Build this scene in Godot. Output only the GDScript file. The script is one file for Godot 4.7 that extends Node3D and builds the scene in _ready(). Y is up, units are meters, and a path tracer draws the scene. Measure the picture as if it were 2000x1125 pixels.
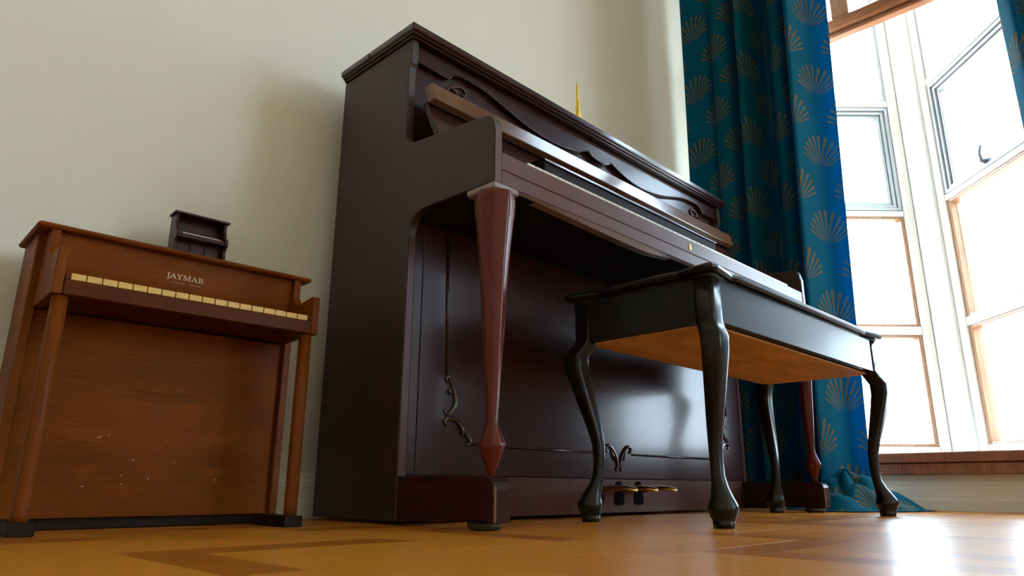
extends Node3D

# ---------------------------------------------------------------- frame of the place
# +x runs along the piano wall, y up, the wall behind the pianos is z = -1.5, floor y = 0
const EYE := Vector3(0.0, 0.0715, 0.0)
const YAW := 44.274      # degrees from the piano axis to the view
const PITCH := 15.723
const ROLL := 0.313
const FOCAL := 1376.55   # pixels of the 2000 x 1125 frame
const XW := 2.8          # inner face of the window wall
const ZB := -1.5         # inner face of the wall behind the pianos
const HC := 3.1          # ceiling height
const XL := -1.4         # inner face of the wall opposite the window wall
const ZF := 3.4          # inner face of the wall opposite the pianos
const MID := 1.561       # middle of the piano along x

var M := {}
var taken := {}

# ---------------------------------------------------------------- small helpers
func lin(r: float, g: float, b: float) -> Color:
	return Color(r, g, b).linear_to_srgb()

func numbered(called: String) -> String:
	if not taken.has(called):
		taken[called] = 0
		return called
	taken[called] += 1
	return "%s_%03d" % [called, taken[called]]

func thing(called: String, label: String, category: String, at := Vector3.ZERO, turn := 0.0, group := "") -> Node3D:
	var o := Node3D.new()
	o.name = numbered(called)
	add_child(o)
	o.position = at
	o.rotation.y = turn
	o.set_meta("label", label)
	o.set_meta("category", category)
	if group != "":
		o.set_meta("group", group)
	return o

func frame_node(called: String, label: String, category: String, t := Transform3D()) -> Node3D:
	var o := Node3D.new()
	o.name = called
	add_child(o)
	o.transform = t
	o.set_meta("kind", "structure")
	o.set_meta("label", label)
	o.set_meta("category", category)
	return o

func new_st(smooth := false) -> SurfaceTool:
	var st := SurfaceTool.new()
	st.begin(Mesh.PRIMITIVE_TRIANGLES)
	st.set_smooth_group(0 if smooth else -1)
	return st

func mesh_of(st: SurfaceTool, mat: Material) -> ArrayMesh:
	st.generate_normals()
	var m := st.commit()
	m.surface_set_material(0, mat)
	return m

func put(parent: Node, called: String, st: SurfaceTool, mat: Material, label := "") -> MeshInstance3D:
	return put_mesh(parent, called, mesh_of(st, mat), label)

func put_mesh(parent: Node, called: String, m: Mesh, label := "") -> MeshInstance3D:
	var o := MeshInstance3D.new()
	o.name = called
	o.mesh = m
	o.cast_shadow = GeometryInstance3D.SHADOW_CASTING_SETTING_ON
	parent.add_child(o, true)
	if label != "":
		o.set_meta("label", label)
	return o

func struct(called: String, st: SurfaceTool, mat: Material, label: String, category: String) -> MeshInstance3D:
	var o := put(self, called, st, mat, label)
	o.set_meta("kind", "structure")
	o.set_meta("category", category)
	return o

# a triangle that faces n
func tri(st: SurfaceTool, a: Vector3, b: Vector3, c: Vector3, n: Vector3) -> void:
	if (b - a).cross(c - a).dot(n) > 0.0:
		var t := b
		b = c
		c = t
	st.add_vertex(a)
	st.add_vertex(b)
	st.add_vertex(c)

func quad(st: SurfaceTool, a: Vector3, b: Vector3, c: Vector3, d: Vector3, n: Vector3) -> void:
	tri(st, a, b, c, n)
	tri(st, a, c, d, n)

# box between two corners with chamfered edges
func box(st: SurfaceTool, lo: Vector3, hi: Vector3, b := 0.0) -> void:
	var c := (lo + hi) * 0.5
	var h := (hi - lo).abs() * 0.5
	b = minf(b, minf(h.x, minf(h.y, h.z)) * 0.9)
	for ax in 3:
		var u := (ax + 1) % 3
		var v := (ax + 2) % 3
		for s in [-1.0, 1.0]:
			var p: Array[Vector3] = []
			for k in [[-1, -1], [1, -1], [1, 1], [-1, 1]]:
				var q := c
				q[ax] += s * h[ax]
				q[u] += k[0] * (h[u] - b)
				q[v] += k[1] * (h[v] - b)
				p.append(q)
			var n := Vector3.ZERO
			n[ax] = s
			quad(st, p[0], p[1], p[2], p[3], n)
		if b <= 0.0:
			continue
		for su in [-1.0, 1.0]:
			for sv in [-1.0, 1.0]:
				var e: Array[Vector3] = []
				for k in [[-1, 0], [1, 0], [1, 1], [-1, 1]]:
					var q := c
					q[ax] += k[0] * (h[ax] - b)
					q[u] += su * (h[u] - (b if k[1] == 1 else 0.0))
					q[v] += sv * (h[v] - (0.0 if k[1] == 1 else b))
					e.append(q)
				var n := Vector3.ZERO
				n[u] = su
				n[v] = sv
				quad(st, e[0], e[1], e[2], e[3], n)
	if b > 0.0:
		for sx in [-1.0, 1.0]:
			for sy in [-1.0, 1.0]:
				for sz in [-1.0, 1.0]:
					var s := Vector3(sx, sy, sz)
					tri(st, c + s * (h - Vector3(0, b, b)), c + s * (h - Vector3(b, 0, b)), c + s * (h - Vector3(b, b, 0)), s)

func sbox(lo: Vector3, hi: Vector3, b := 0.0) -> SurfaceTool:
	var st := new_st()
	box(st, lo, hi, b)
	return st

# a polygon whose corners (x, y, radius) are rounded
func rounded(c: Array, steps := 6) -> PackedVector2Array:
	var out := PackedVector2Array()
	var n := c.size()
	for i in n:
		var p := Vector2(c[i][0], c[i][1])
		var r: float = c[i][2] if c[i].size() > 2 else 0.0
		if r <= 0.0:
			out.append(p)
			continue
		var a := Vector2(c[(i + n - 1) % n][0], c[(i + n - 1) % n][1])
		var b := Vector2(c[(i + 1) % n][0], c[(i + 1) % n][1])
		var da := (a - p).normalized()
		var db := (b - p).normalized()
		var half := acos(clampf(da.dot(db), -1, 1)) * 0.5
		var cut: float = minf(r / tan(half), minf(p.distance_to(a), p.distance_to(b)) * 0.49)
		var p0 := p + da * cut
		var p1 := p + db * cut
		for k in steps + 1:
			var t := float(k) / steps
			out.append(p0.lerp(p, t).lerp(p.lerp(p1, t), t))
	return out

# extrude a polygon (u, v) along an axis: "x": (u,v) = (z,y), "y": (u,v) = (x,z), "z": (u,v) = (x,y)
func lift(axis: String, q: Vector2, w: float) -> Vector3:
	if axis == "x":
		return Vector3(w, q.y, q.x)
	if axis == "y":
		return Vector3(q.x, w, q.y)
	return Vector3(q.x, q.y, w)

func prism(st: SurfaceTool, poly: PackedVector2Array, axis: String, lo: float, hi: float, b := 0.0) -> void:
	var n := poly.size()
	var area := 0.0
	for i in n:
		area += poly[i].cross(poly[(i + 1) % n])
	var sgn := signf(area)
	var inn := PackedVector2Array()
	for i in n:
		var e0 := (poly[i] - poly[(i + n - 1) % n]).normalized()
		var e1 := (poly[(i + 1) % n] - poly[i]).normalized()
		var n0 := Vector2(e0.y, -e0.x) * sgn
		var n1 := Vector2(e1.y, -e1.x) * sgn
		var m := n0 + n1
		m = m / maxf(m.dot(n0), 0.35) if m.length() > 0.01 else n0
		inn.append(poly[i] - m * b)
	var idx := Geometry2D.triangulate_polygon(inn)
	if idx.is_empty():
		print("outline could not be filled: ", n, " corners along ", axis)
		idx = Geometry2D.triangulate_polygon(poly)
	var up := lift(axis, Vector2.ZERO, 1.0)
	for k in range(0, idx.size(), 3):
		tri(st, lift(axis, inn[idx[k]], hi), lift(axis, inn[idx[k + 1]], hi), lift(axis, inn[idx[k + 2]], hi), up)
		tri(st, lift(axis, inn[idx[k]], lo), lift(axis, inn[idx[k + 1]], lo), lift(axis, inn[idx[k + 2]], lo), -up)
	for i in n:
		var j := (i + 1) % n
		var e := (poly[j] - poly[i]).normalized()
		var o := lift(axis, Vector2(e.y, -e.x) * sgn, 0.0)
		quad(st, lift(axis, poly[i], lo + b), lift(axis, poly[j], lo + b), lift(axis, poly[j], hi - b), lift(axis, poly[i], hi - b), o)
		if b > 0.0:
			quad(st, lift(axis, poly[i], hi - b), lift(axis, poly[j], hi - b), lift(axis, inn[j], hi), lift(axis, inn[i], hi), o + up)
			quad(st, lift(axis, poly[i], lo + b), lift(axis, poly[j], lo + b), lift(axis, inn[j], lo), lift(axis, inn[i], lo), o - up)

func sprism(poly: PackedVector2Array, axis: String, lo: float, hi: float, b := 0.0) -> SurfaceTool:
	var st := new_st()
	prism(st, poly, axis, lo, hi, b)
	return st

# skin over rings of points, closed at both ends
func loft(st: SurfaceTool, rings: Array, capped := true) -> void:
	for i in rings.size() - 1:
		var a: PackedVector3Array = rings[i]
		var b: PackedVector3Array = rings[i + 1]
		var c := Vector3.ZERO
		for p in a:
			c += p
		for p in b:
			c += p
		c /= a.size() + b.size()
		for k in a.size():
			var l := (k + 1) % a.size()
			quad(st, a[k], a[l], b[l], b[k], (a[k] + a[l] + b[k] + b[l]) * 0.25 - c)
	if capped:
		for e in [0, rings.size() - 1]:
			var r: PackedVector3Array = rings[e]
			var other: PackedVector3Array = rings[1 if e == 0 else rings.size() - 2]
			var c := Vector3.ZERO
			var d := Vector3.ZERO
			for k in r.size():
				c += r[k] / r.size()
				d += other[k] / other.size()
			for k in r.size():
				tri(st, c, r[k], r[(k + 1) % r.size()], c - d)

# square-to-round cross-section in the xz plane; roundness 0 is a square with eased corners, 1 a circle
func section(cx: float, y: float, cz: float, hx: float, hz: float, roundness: float, n := 24) -> PackedVector3Array:
	var out := PackedVector3Array()
	var e := lerpf(6.0, 2.0, roundness)
	for k in n:
		var t := TAU * (k + 0.5) / n
		var c := cos(t)
		var s := sin(t)
		out.append(Vector3(cx + signf(c) * pow(absf(c), 2.0 / e) * hx, y, cz + signf(s) * pow(absf(s), 2.0 / e) * hz))
	return out

func lathe(st: SurfaceTool, profile: Array, at := Vector3.ZERO, n := 24, facets := 0) -> void:
	var rings := []
	for p in profile:
		var ring := PackedVector3Array()
		for k in n:
			var t := TAU * k / n
			var r: float = p[0]
			if facets > 0:
				var w := TAU / facets
				var f := fposmod(t, w) - w * 0.5
				r *= lerpf(1.0, cos(w * 0.5) / cos(f) * 1.04, 0.85)
			ring.append(at + Vector3(cos(t) * r, p[1], sin(t) * r))
		rings.append(ring)
	loft(st, rings)

# round bar along points with radii
func tube(st: SurfaceTool, pts: Array, radii: Array, n := 8) -> void:
	var rings := []
	var side := Vector3.ZERO
	for i in pts.size():
		var d: Vector3 = (pts[mini(i + 1, pts.size() - 1)] - pts[maxi(i - 1, 0)]).normalized()
		if side == Vector3.ZERO:
			side = d.cross(Vector3(0.13, 0.31, 0.94)).normalized()
		side = (side - d * side.dot(d)).normalized()
		var up := d.cross(side)
		var ring := PackedVector3Array()
		for k in n:
			var t := TAU * k / n
			ring.append(pts[i] + (side * cos(t) + up * sin(t)) * radii[i])
		rings.append(ring)
	loft(st, rings)

func curve(p: Array, per := 6) -> Array:
	var out := []
	for i in p.size() - 1:
		var a = p[maxi(i - 1, 0)]
		var b = p[i]
		var c = p[i + 1]
		var d = p[mini(i + 2, p.size() - 1)]
		for k in per:
			out.append(b.cubic_interpolate(c, a, d, float(k) / per))
	out.append(p[-1])
	return out

# a carved scroll: a swollen bar over points (x, y) at a depth z
func scroll(st: SurfaceTool, pts: Array, z: float, thick: float, ends := 0.7, mirror := 1.0) -> void:
	var c := []
	for p in pts:
		c.append(Vector3(MID + p[0] * mirror, p[1], z))
	c = curve(c, 5)
	var r := []
	for i in c.size():
		var t := float(i) / (c.size() - 1)
		r.append(thick * lerpf(ends, 1.0, sin(t * PI)))
	tube(st, c, r, 8)

# ---------------------------------------------------------------- materials
func grain(seed_: int, along: float, across: float, low: float, w := 512, h := 512, turned := false, figure := 0.5) -> ImageTexture:
	var a := FastNoiseLite.new()
	a.seed = seed_
	a.noise_type = FastNoiseLite.TYPE_SIMPLEX_SMOOTH
	a.frequency = 1.0
	a.fractal_octaves = 3
	var b := FastNoiseLite.new()
	b.seed = seed_ + 7
	b.noise_type = FastNoiseLite.TYPE_SIMPLEX_SMOOTH
	b.frequency = 1.0
	b.fractal_octaves = 2
	var im := Image.create_empty(w, h, false, Image.FORMAT_RGB8)
	for y in h:
		for x in w:
			var u := float(x) / w
			var v := float(y) / h
			# mirrored along the grain and wound round a cylinder across it, so that no seam shows
			u = absf(2.0 * u - 1.0)
			var cy := cos(v * TAU) / TAU * 2.0
			var sy := sin(v * TAU) / TAU * 2.0
			var f := a.get_noise_3d(u * along, cy * across, sy * across)
			var g := b.get_noise_3d(u * along * 0.35 + 31.0, cy * across * 0.12 + f * 0.4, sy * across * 0.12)
			var fine := a.get_noise_3d(u * along * 3.0 + 9.0, cy * across * 5.0, sy * across * 5.0)
			var t := clampf(0.62 + 0.5 * figure * g + 0.5 * (1.0 - figure) * f + 0.22 * fine, 0.0, 1.0)
			var c := lerpf(low, 1.0, t)
			if turned:
				im.set_pixel(y, x, Color(c, c, c))
			else:
				im.set_pixel(x, y, Color(c, c, c))
	return ImageTexture.create_from_image(im)

func wood(tex: Texture2D, color: Color, rough: float, scale := Vector3(2, 2, 2), coat := 0.0, spec := 0.4, world := false) -> StandardMaterial3D:
	var m := StandardMaterial3D.new()
	m.albedo_color = color
	m.albedo_texture = tex
	m.roughness = rough
	m.metallic_specular = spec
	m.uv1_triplanar = true
	m.uv1_world_triplanar = world
	m.uv1_scale = scale
	if coat > 0.0:
		m.clearcoat_enabled = true
		m.clearcoat = coat
		m.clearcoat_roughness = 0.08
	return m

func plain(color: Color, rough: float, metal := 0.0) -> StandardMaterial3D:
	var m := StandardMaterial3D.new()
	m.albedo_color = color
	m.roughness = rough
	m.metallic = metal
	return m

func fan_cloth() -> ImageTexture:
	# teal velvet with shell fans in old gold, half-drop repeat: 0.26 m wide, 0.306 m tall
	var w := 520
	var h := 612
	var im := Image.create_empty(w, h, false, Image.FORMAT_RGB8)
	var weave := FastNoiseLite.new()
	weave.seed = 5
	weave.frequency = 0.35
	var teal := Color(0.001, 0.088, 0.135)
	var gold := Color(0.185, 0.110, 0.026)
	var px := 0.0005
	for y in h:
		for x in w:
			var best := 0.0
			for o in [[0.065, 0.0], [0.195, 0.153], [-0.065, 0.153], [0.325, 0.0]]:
				for wrap in [-0.306, 0.0, 0.306]:
					var dx: float = x * px - o[0]
					var dy: float = (o[1] + wrap + 0.15) - y * px   # up from the apex
					if dy < -0.01 or dy > 0.16 or absf(dx) > 0.10:
						continue
					var r := sqrt(dx * dx + dy * dy)
					var ang := atan2(dx, dy) + 0.9 * dx * (0.11 - r) / 0.02 * 0.35
					if absf(ang) > 1.15 or r < 0.006:
						continue
					var step := 2.30 / 11.0
					var k := (ang + 1.15) / step
					var cell := absf(k - floorf(k) - 0.5) * 2.0        # 0 in the middle of a petal
					var mid := (floorf(k) + 0.5) * step - 1.15
					var reach := 0.143 - 0.046 * pow(absf(mid) / 1.15, 1.5) - 0.010 * cell * cell
					var body := 1.0 - smoothstep(0.30, 0.58, cell)
					body *= 1.0 - smoothstep(reach - 0.003, reach, r)
					body *= smoothstep(0.010, 0.045, r)
					best = maxf(best, body)
			var n := 1.0 + 0.22 * weave.get_noise_2d(x, y)
			var c := teal.lerp(gold, best * (0.75 + 0.35 * weave.get_noise_2d(x * 0.2, y * 2.0)))
			im.set_pixel(x, y, Color(c.r * n, c.g * n, c.b * n).linear_to_srgb())
	return ImageTexture.create_from_image(im)

func plaster() -> StandardMaterial3D:
	var m := StandardMaterial3D.new()
	var n := NoiseTexture2D.new()
	n.width = 512
	n.height = 512
	n.seamless = true
	n.as_normal_map = true
	n.bump_strength = 1.2
	var f := FastNoiseLite.new()
	f.seed = 12
	f.frequency = 0.05
	n.noise = f
	m.albedo_color = lin(0.75, 0.728, 0.625)
	m.roughness = 0.85
	m.normal_enabled = true
	m.normal_texture = n
	m.normal_scale = 0.25
	m.uv1_triplanar = true
	m.uv1_world_triplanar = true
	m.uv1_scale = Vector3(3, 3, 3)
	return m

func materials() -> void:
	var g0 := grain(3, 5.0, 90.0, 0.80)
	var g0v := grain(3, 5.0, 90.0, 0.80, 512, 512, true)
	var g1 := grain(3, 3.0, 46.0, 0.55)
	var g1v := grain(3, 3.0, 46.0, 0.55, 512, 512, true)
	var g2 := grain(11, 3.0, 26.0, 0.62, 512, 512, false, 0.8)
	var g2v := grain(11, 3.0, 26.0, 0.62, 512, 512, true, 0.8)
	M.mahogany = wood(g0, lin(0.036, 0.010, 0.009), 0.22, Vector3(1.6, 1.6, 1.6), 0.10, 0.36)
	M.mahogany_gloss = wood(g0, lin(0.044, 0.014, 0.013), 0.20, Vector3(1.6, 1.6, 1.6), 0.45, 0.45)
	M.mahogany_side = wood(g0v, lin(0.036, 0.016, 0.011), 0.42, Vector3(1.6, 1.6, 1.6), 0.0, 0.45)
	M.mahogany_red = wood(g0v, lin(0.125, 0.018, 0.009), 0.22, Vector3(2.5, 2.5, 2.5), 0.06, 0.32)
	M.mahogany_edge = wood(g0v, lin(0.080, 0.023, 0.017), 0.30, Vector3(2.5, 2.5, 2.5), 0.04, 0.32)
	M.painted_sheen = wood(g0, lin(0.30, 0.22, 0.21), 0.30, Vector3(2, 2, 2), 0.3, 0.45)  # mahogany lightened: the bright reflection is painted into its colour
	M.slip = wood(g0, lin(0.130, 0.048, 0.036), 0.34, Vector3(2.5, 2.5, 2.5), 0.04, 0.34)
	M.lip = wood(g0, lin(0.150, 0.065, 0.030), 0.18, Vector3(1.6, 1.6, 1.6), 0.3, 0.45)
	M.under = wood(g0, lin(0.014, 0.008, 0.007), 0.6, Vector3(2, 2, 2), 0.0, 0.2)
	M.toy = wood(g2, lin(0.235, 0.055, 0.003), 0.45, Vector3(2.2, 2.2, 2.2), 0.02, 0.18)
	M.toy_v = wood(g2v, lin(0.230, 0.056, 0.005), 0.42, Vector3(2.2, 2.2, 2.2), 0.03, 0.22)
	M.toy_dark = wood(g2, lin(0.120, 0.028, 0.004), 0.45, Vector3(2.2, 2.2, 2.2), 0.0, 0.22)
	M.toy_foot = wood(g2, lin(0.022, 0.011, 0.008), 0.5, Vector3(3, 3, 3), 0.0, 0.25)
	M.ebony = wood(g0, lin(0.009, 0.008, 0.009), 0.33, Vector3(2, 2, 2), 0.06, 0.36)
	M.ebony_v = wood(g0v, lin(0.011, 0.009, 0.008), 0.27, Vector3(3, 3, 3), 0.10, 0.36)
	M.ply = wood(grain(23, 3.0, 22.0, 0.70, 512, 512, false, 0.85), lin(0.90, 0.50, 0.19), 0.6, Vector3(1.8, 1.8, 1.8), 0.0, 0.25)
	M.mini = wood(g1, lin(0.055, 0.012, 0.017), 0.32, Vector3(9, 9, 9), 0.05, 0.32)
	M.window_wood = wood(g1, lin(0.66, 0.27, 0.13), 0.35, Vector3(2, 2, 2), 0.2)
	M.window_wood_v = wood(g1v, lin(0.56, 0.29, 0.16), 0.35, Vector3(2, 2, 2), 0.2)
	M.sill_wood = wood(g1v, lin(0.50, 0.20, 0.12), 0.28, Vector3(2, 2, 2), 0.3)
	M.ivory = plain(lin(0.66, 0.42, 0.10), 0.45)
	M.white_key = plain(lin(0.72, 0.69, 0.60), 0.3)
	M.black_key = plain(lin(0.012, 0.012, 0.012), 0.35)
	M.brass = plain(lin(0.55, 0.36, 0.12), 0.28, 1.0)
	M.iron = plain(lin(0.10, 0.095, 0.07), 0.4, 0.8)
	M.slot = plain(lin(0.006, 0.004, 0.004), 0.8)
	M.slot.metallic_specular = 0.1
	M.paint = plain(lin(0.86, 0.86, 0.82), 0.45)
	M.cream_paint = plain(lin(0.88, 0.85, 0.76), 0.4)
	M.alu = plain(lin(0.42, 0.45, 0.47), 0.4, 0.3)
	M.steel = plain(lin(0.30, 0.33, 0.38), 0.35, 0.6)
	M.lettering = plain(lin(0.72, 0.55, 0.40), 0.6)
	M.faint_lettering = plain(lin(0.34, 0.19, 0.10), 0.6)
	M.candle = plain(lin(0.92, 0.68, 0.07), 0.5)
	M.wick = plain(lin(0.75, 0.72, 0.60), 0.7)
	M.scuff = plain(lin(0.42, 0.30, 0.20), 0.7)
	M.bare_wood = wood(g1v, lin(0.22, 0.085, 0.035), 0.6, Vector3(4, 4, 4))
	M.ceiling = plain(lin(0.88, 0.84, 0.72), 0.9)
	M.wall = plaster()
	var glass := StandardMaterial3D.new()
	glass.transparency = BaseMaterial3D.TRANSPARENCY_ALPHA
	glass.albedo_color = Color(0.95, 0.98, 1.0, 0.04)
	glass.roughness = 0.0
	M.glass = glass
	var cloth := StandardMaterial3D.new()
	cloth.albedo_texture = fan_cloth()
	cloth.roughness = 0.75
	cloth.metallic_specular = 0.15
	cloth.backlight_enabled = true
	cloth.backlight = lin(0.015, 0.19, 0.48)
	cloth.cull_mode = BaseMaterial3D.CULL_DISABLED
	M.cloth = cloth
	var lining := plain(lin(0.72, 0.72, 0.68), 0.9)
	lining.cull_mode = BaseMaterial3D.CULL_DISABLED
	lining.backlight_enabled = true
	lining.backlight = lin(0.05, 0.05, 0.05)
	M.lining = lining
	# floor planks: six tones of one varnished wood
	var gf := grain(41, 3.0, 40.0, 0.86, 512, 512, false, 0.6)
	M.planks = []
	for c in [[0.590, 0.222, 0.020], [0.575, 0.212, 0.020], [0.520, 0.185, 0.015], [0.620, 0.245, 0.026], [0.375, 0.118, 0.011], [0.595, 0.215, 0.024]]:
		var p := wood(gf, lin(c[0], c[1], c[2]), 0.34, Vector3(2.2, 2.2, 2.2), 0.10, 0.26)
		p.uv1_offset = Vector3(M.planks.size() * 0.37, 0.0, M.planks.size() * 0.23)
		M.planks.append(p)
	M.subfloor = plain(lin(0.06, 0.03, 0.012), 0.7)

# ---------------------------------------------------------------- main
func _ready() -> void:
	# camera
	var a := deg_to_rad(YAW)
	var p := deg_to_rad(PITCH)
	var ro := deg_to_rad(ROLL)
	var fh := Vector3(cos(a), 0, -sin(a))
	var right := Vector3(sin(a), 0, cos(a))
	var fw := fh * cos(p) + Vector3.UP * sin(p)
	var up := -fh * sin(p) + Vector3.UP * cos(p)
	var cam := Camera3D.new()
	cam.name = "camera"
	cam.fov = rad_to_deg(2.0 * atan(562.5 / FOCAL))
	cam.near = 0.02
	cam.far = 200.0
	var rr := right * cos(ro) + up * sin(ro)
	var uu := up * cos(ro) - right * sin(ro)
	cam.transform = Transform3D(Basis(rr, uu, -fw), EYE)
	add_child(cam)
	cam.current = true

	# overcast white sky, the only source of light: it enters through the windows
	var env := Environment.new()
	env.background_mode = Environment.BG_SKY
	var sky := Sky.new()
	var sm := ProceduralSkyMaterial.new()
	sm.sky_top_color = Color(0.80, 0.91, 1.0)
	sm.sky_horizon_color = Color(0.85, 0.935, 1.0)
	sm.ground_horizon_color = Color(0.72, 0.72, 0.68)
	sm.ground_bottom_color = Color(0.60, 0.60, 0.56)
	sky.sky_material = sm
	env.sky = sky
	env.background_energy_multiplier = 1.0
	env.tonemap_mode = Environment.TONE_MAPPER_LINEAR
	env.tonemap_exposure = 18.5
	env.sdfgi_enabled = true
	env.ssao_enabled = true
	env.ssil_enabled = true
	var we := WorldEnvironment.new()
	we.name = "surroundings"
	we.environment = env
	add_child(we)

	materials()
	room()
	bay(fh, right)
	piano()
	toy_piano()
	miniature()
	bench()
	candle()
	curtains()
	floor_planks(fh, right)

# ---------------------------------------------------------------- the room
const BAY0 := -1.356
const BAY1 := -0.155
const WIN3 := [1.05, 3.20, 0.40, 2.90]   # z from, z to, y from, y to

func room() -> void:
	struct("wall_back", sbox(Vector3(XL - 0.15, 0, ZB - 0.15), Vector3(XW + 0.15, HC, ZB)), M.wall, "cream plaster wall behind the two pianos", "wall")
	struct("wall_left", sbox(Vector3(XL - 0.15, 0, ZB), Vector3(XL, HC, ZF + 0.15)), M.wall, "cream plaster wall on the side away from the window", "wall")
	struct("wall_front", sbox(Vector3(XL, 0, ZF), Vector3(XW + 0.15, HC, ZF + 0.15)), M.wall, "cream plaster wall facing the pianos", "wall")
	struct("ceiling", sbox(Vector3(XL - 0.15, HC, ZB - 0.15), Vector3(XW + 0.15, HC + 0.15, ZF + 0.15)), M.ceiling, "white plaster ceiling", "ceiling")
	var st := new_st()
	box(st, Vector3(XW, 0, ZB), Vector3(XW + 0.15, HC, BAY0))
	box(st, Vector3(XW, 0, BAY0), Vector3(XW + 0.15, 0.118, BAY1))
	box(st, Vector3(XW, 2.95, BAY0), Vector3(XW + 0.15, HC, BAY1))
	box(st, Vector3(XW, 0, BAY1), Vector3(XW + 0.15, HC, WIN3[0]))
	box(st, Vector3(XW, 0, WIN3[0]), Vector3(XW + 0.15, WIN3[2], WIN3[1]))
	box(st, Vector3(XW, WIN3[3], WIN3[0]), Vector3(XW + 0.15, HC, WIN3[1]))
	box(st, Vector3(XW, 0, WIN3[1]), Vector3(XW + 0.15, HC, ZF))
	struct("wall_right", st, M.wall, "cream plaster wall opened by the bay window", "wall")
	# skirting boards: stepped profile
	var prof := rounded([[0.0, 0.0], [0.016, 0.0], [0.016, 0.036, 0.002], [0.013, 0.040, 0.002], [0.013, 0.070, 0.003], [0.010, 0.074], [0.010, 0.081, 0.003], [0.005, 0.084], [0.004, 0.096, 0.003], [0.0, 0.098]], 3)
	var pb := PackedVector2Array()
	for q in prof:
		pb.append(Vector2(ZB + q.x, q.y))
	struct("baseboard_back", sprism(pb, "x", XL, XW - 0.017), M.cream_paint, "low moulded cream skirting board behind the pianos", "baseboard")
	var pr := PackedVector2Array()
	for q in prof:
		pr.append(Vector2(XW - q.x, q.y))
	struct("baseboard_right", sprism(pr, "z", ZB, ZF), M.cream_paint, "low moulded cream skirting board under the window sill", "baseboard")
	var pl := PackedVector2Array()
	for q in prof:
		pl.append(Vector2(XL + q.x, q.y))
	struct("baseboard_left", sprism(pl, "z", ZB + 0.017, ZF), M.cream_paint, "low moulded cream skirting board away from the window", "baseboard")
	# a further window of the same wall, outside the frame: its light throws the piano's shadow on the wall
	plain_window("window_3", "tall white framed window in the window wall beyond the bay", Transform3D(Basis(Vector3(0, 0, 1), Vector3.UP, Vector3(-1, 0, 0)), Vector3(XW + 0.06, 0, 0)), WIN3)

func plain_window(called: String, label: String, at: Transform3D, size: Array) -> void:
	var w := frame_node(called, label, "window", at)
	var z0: float = size[0]
	var z1: float = size[1]
	var y0: float = size[2]
	var y1: float = size[3]
	for z in [z0, (z0 + z1) * 0.5 - 0.025, z1 - 0.05]:
		put(w, "stile", sbox(Vector3(z, y0, -0.03), Vector3(z + 0.05, y1, 0.03), 0.004), M.paint)
	for y in [y0, 1.75, y1 - 0.05]:
		for s in 2:
			var l: float = z0 + 0.05 + s * (z1 - z0 - 0.05) * 0.5
			put(w, "rail", sbox(Vector3(l, y, -0.03), Vector3(l + (z1 - z0) * 0.5 - 0.075, y + 0.05, 0.03), 0.004), M.paint)
			if y < y1 - 0.06:
				put(w, "pane", sbox(Vector3(l, y + 0.05, -0.003), Vector3(l + (z1 - z0) * 0.5 - 0.075, (1.75 if y < 1.0 else y1 - 0.05), 0.003)), M.glass)

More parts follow.
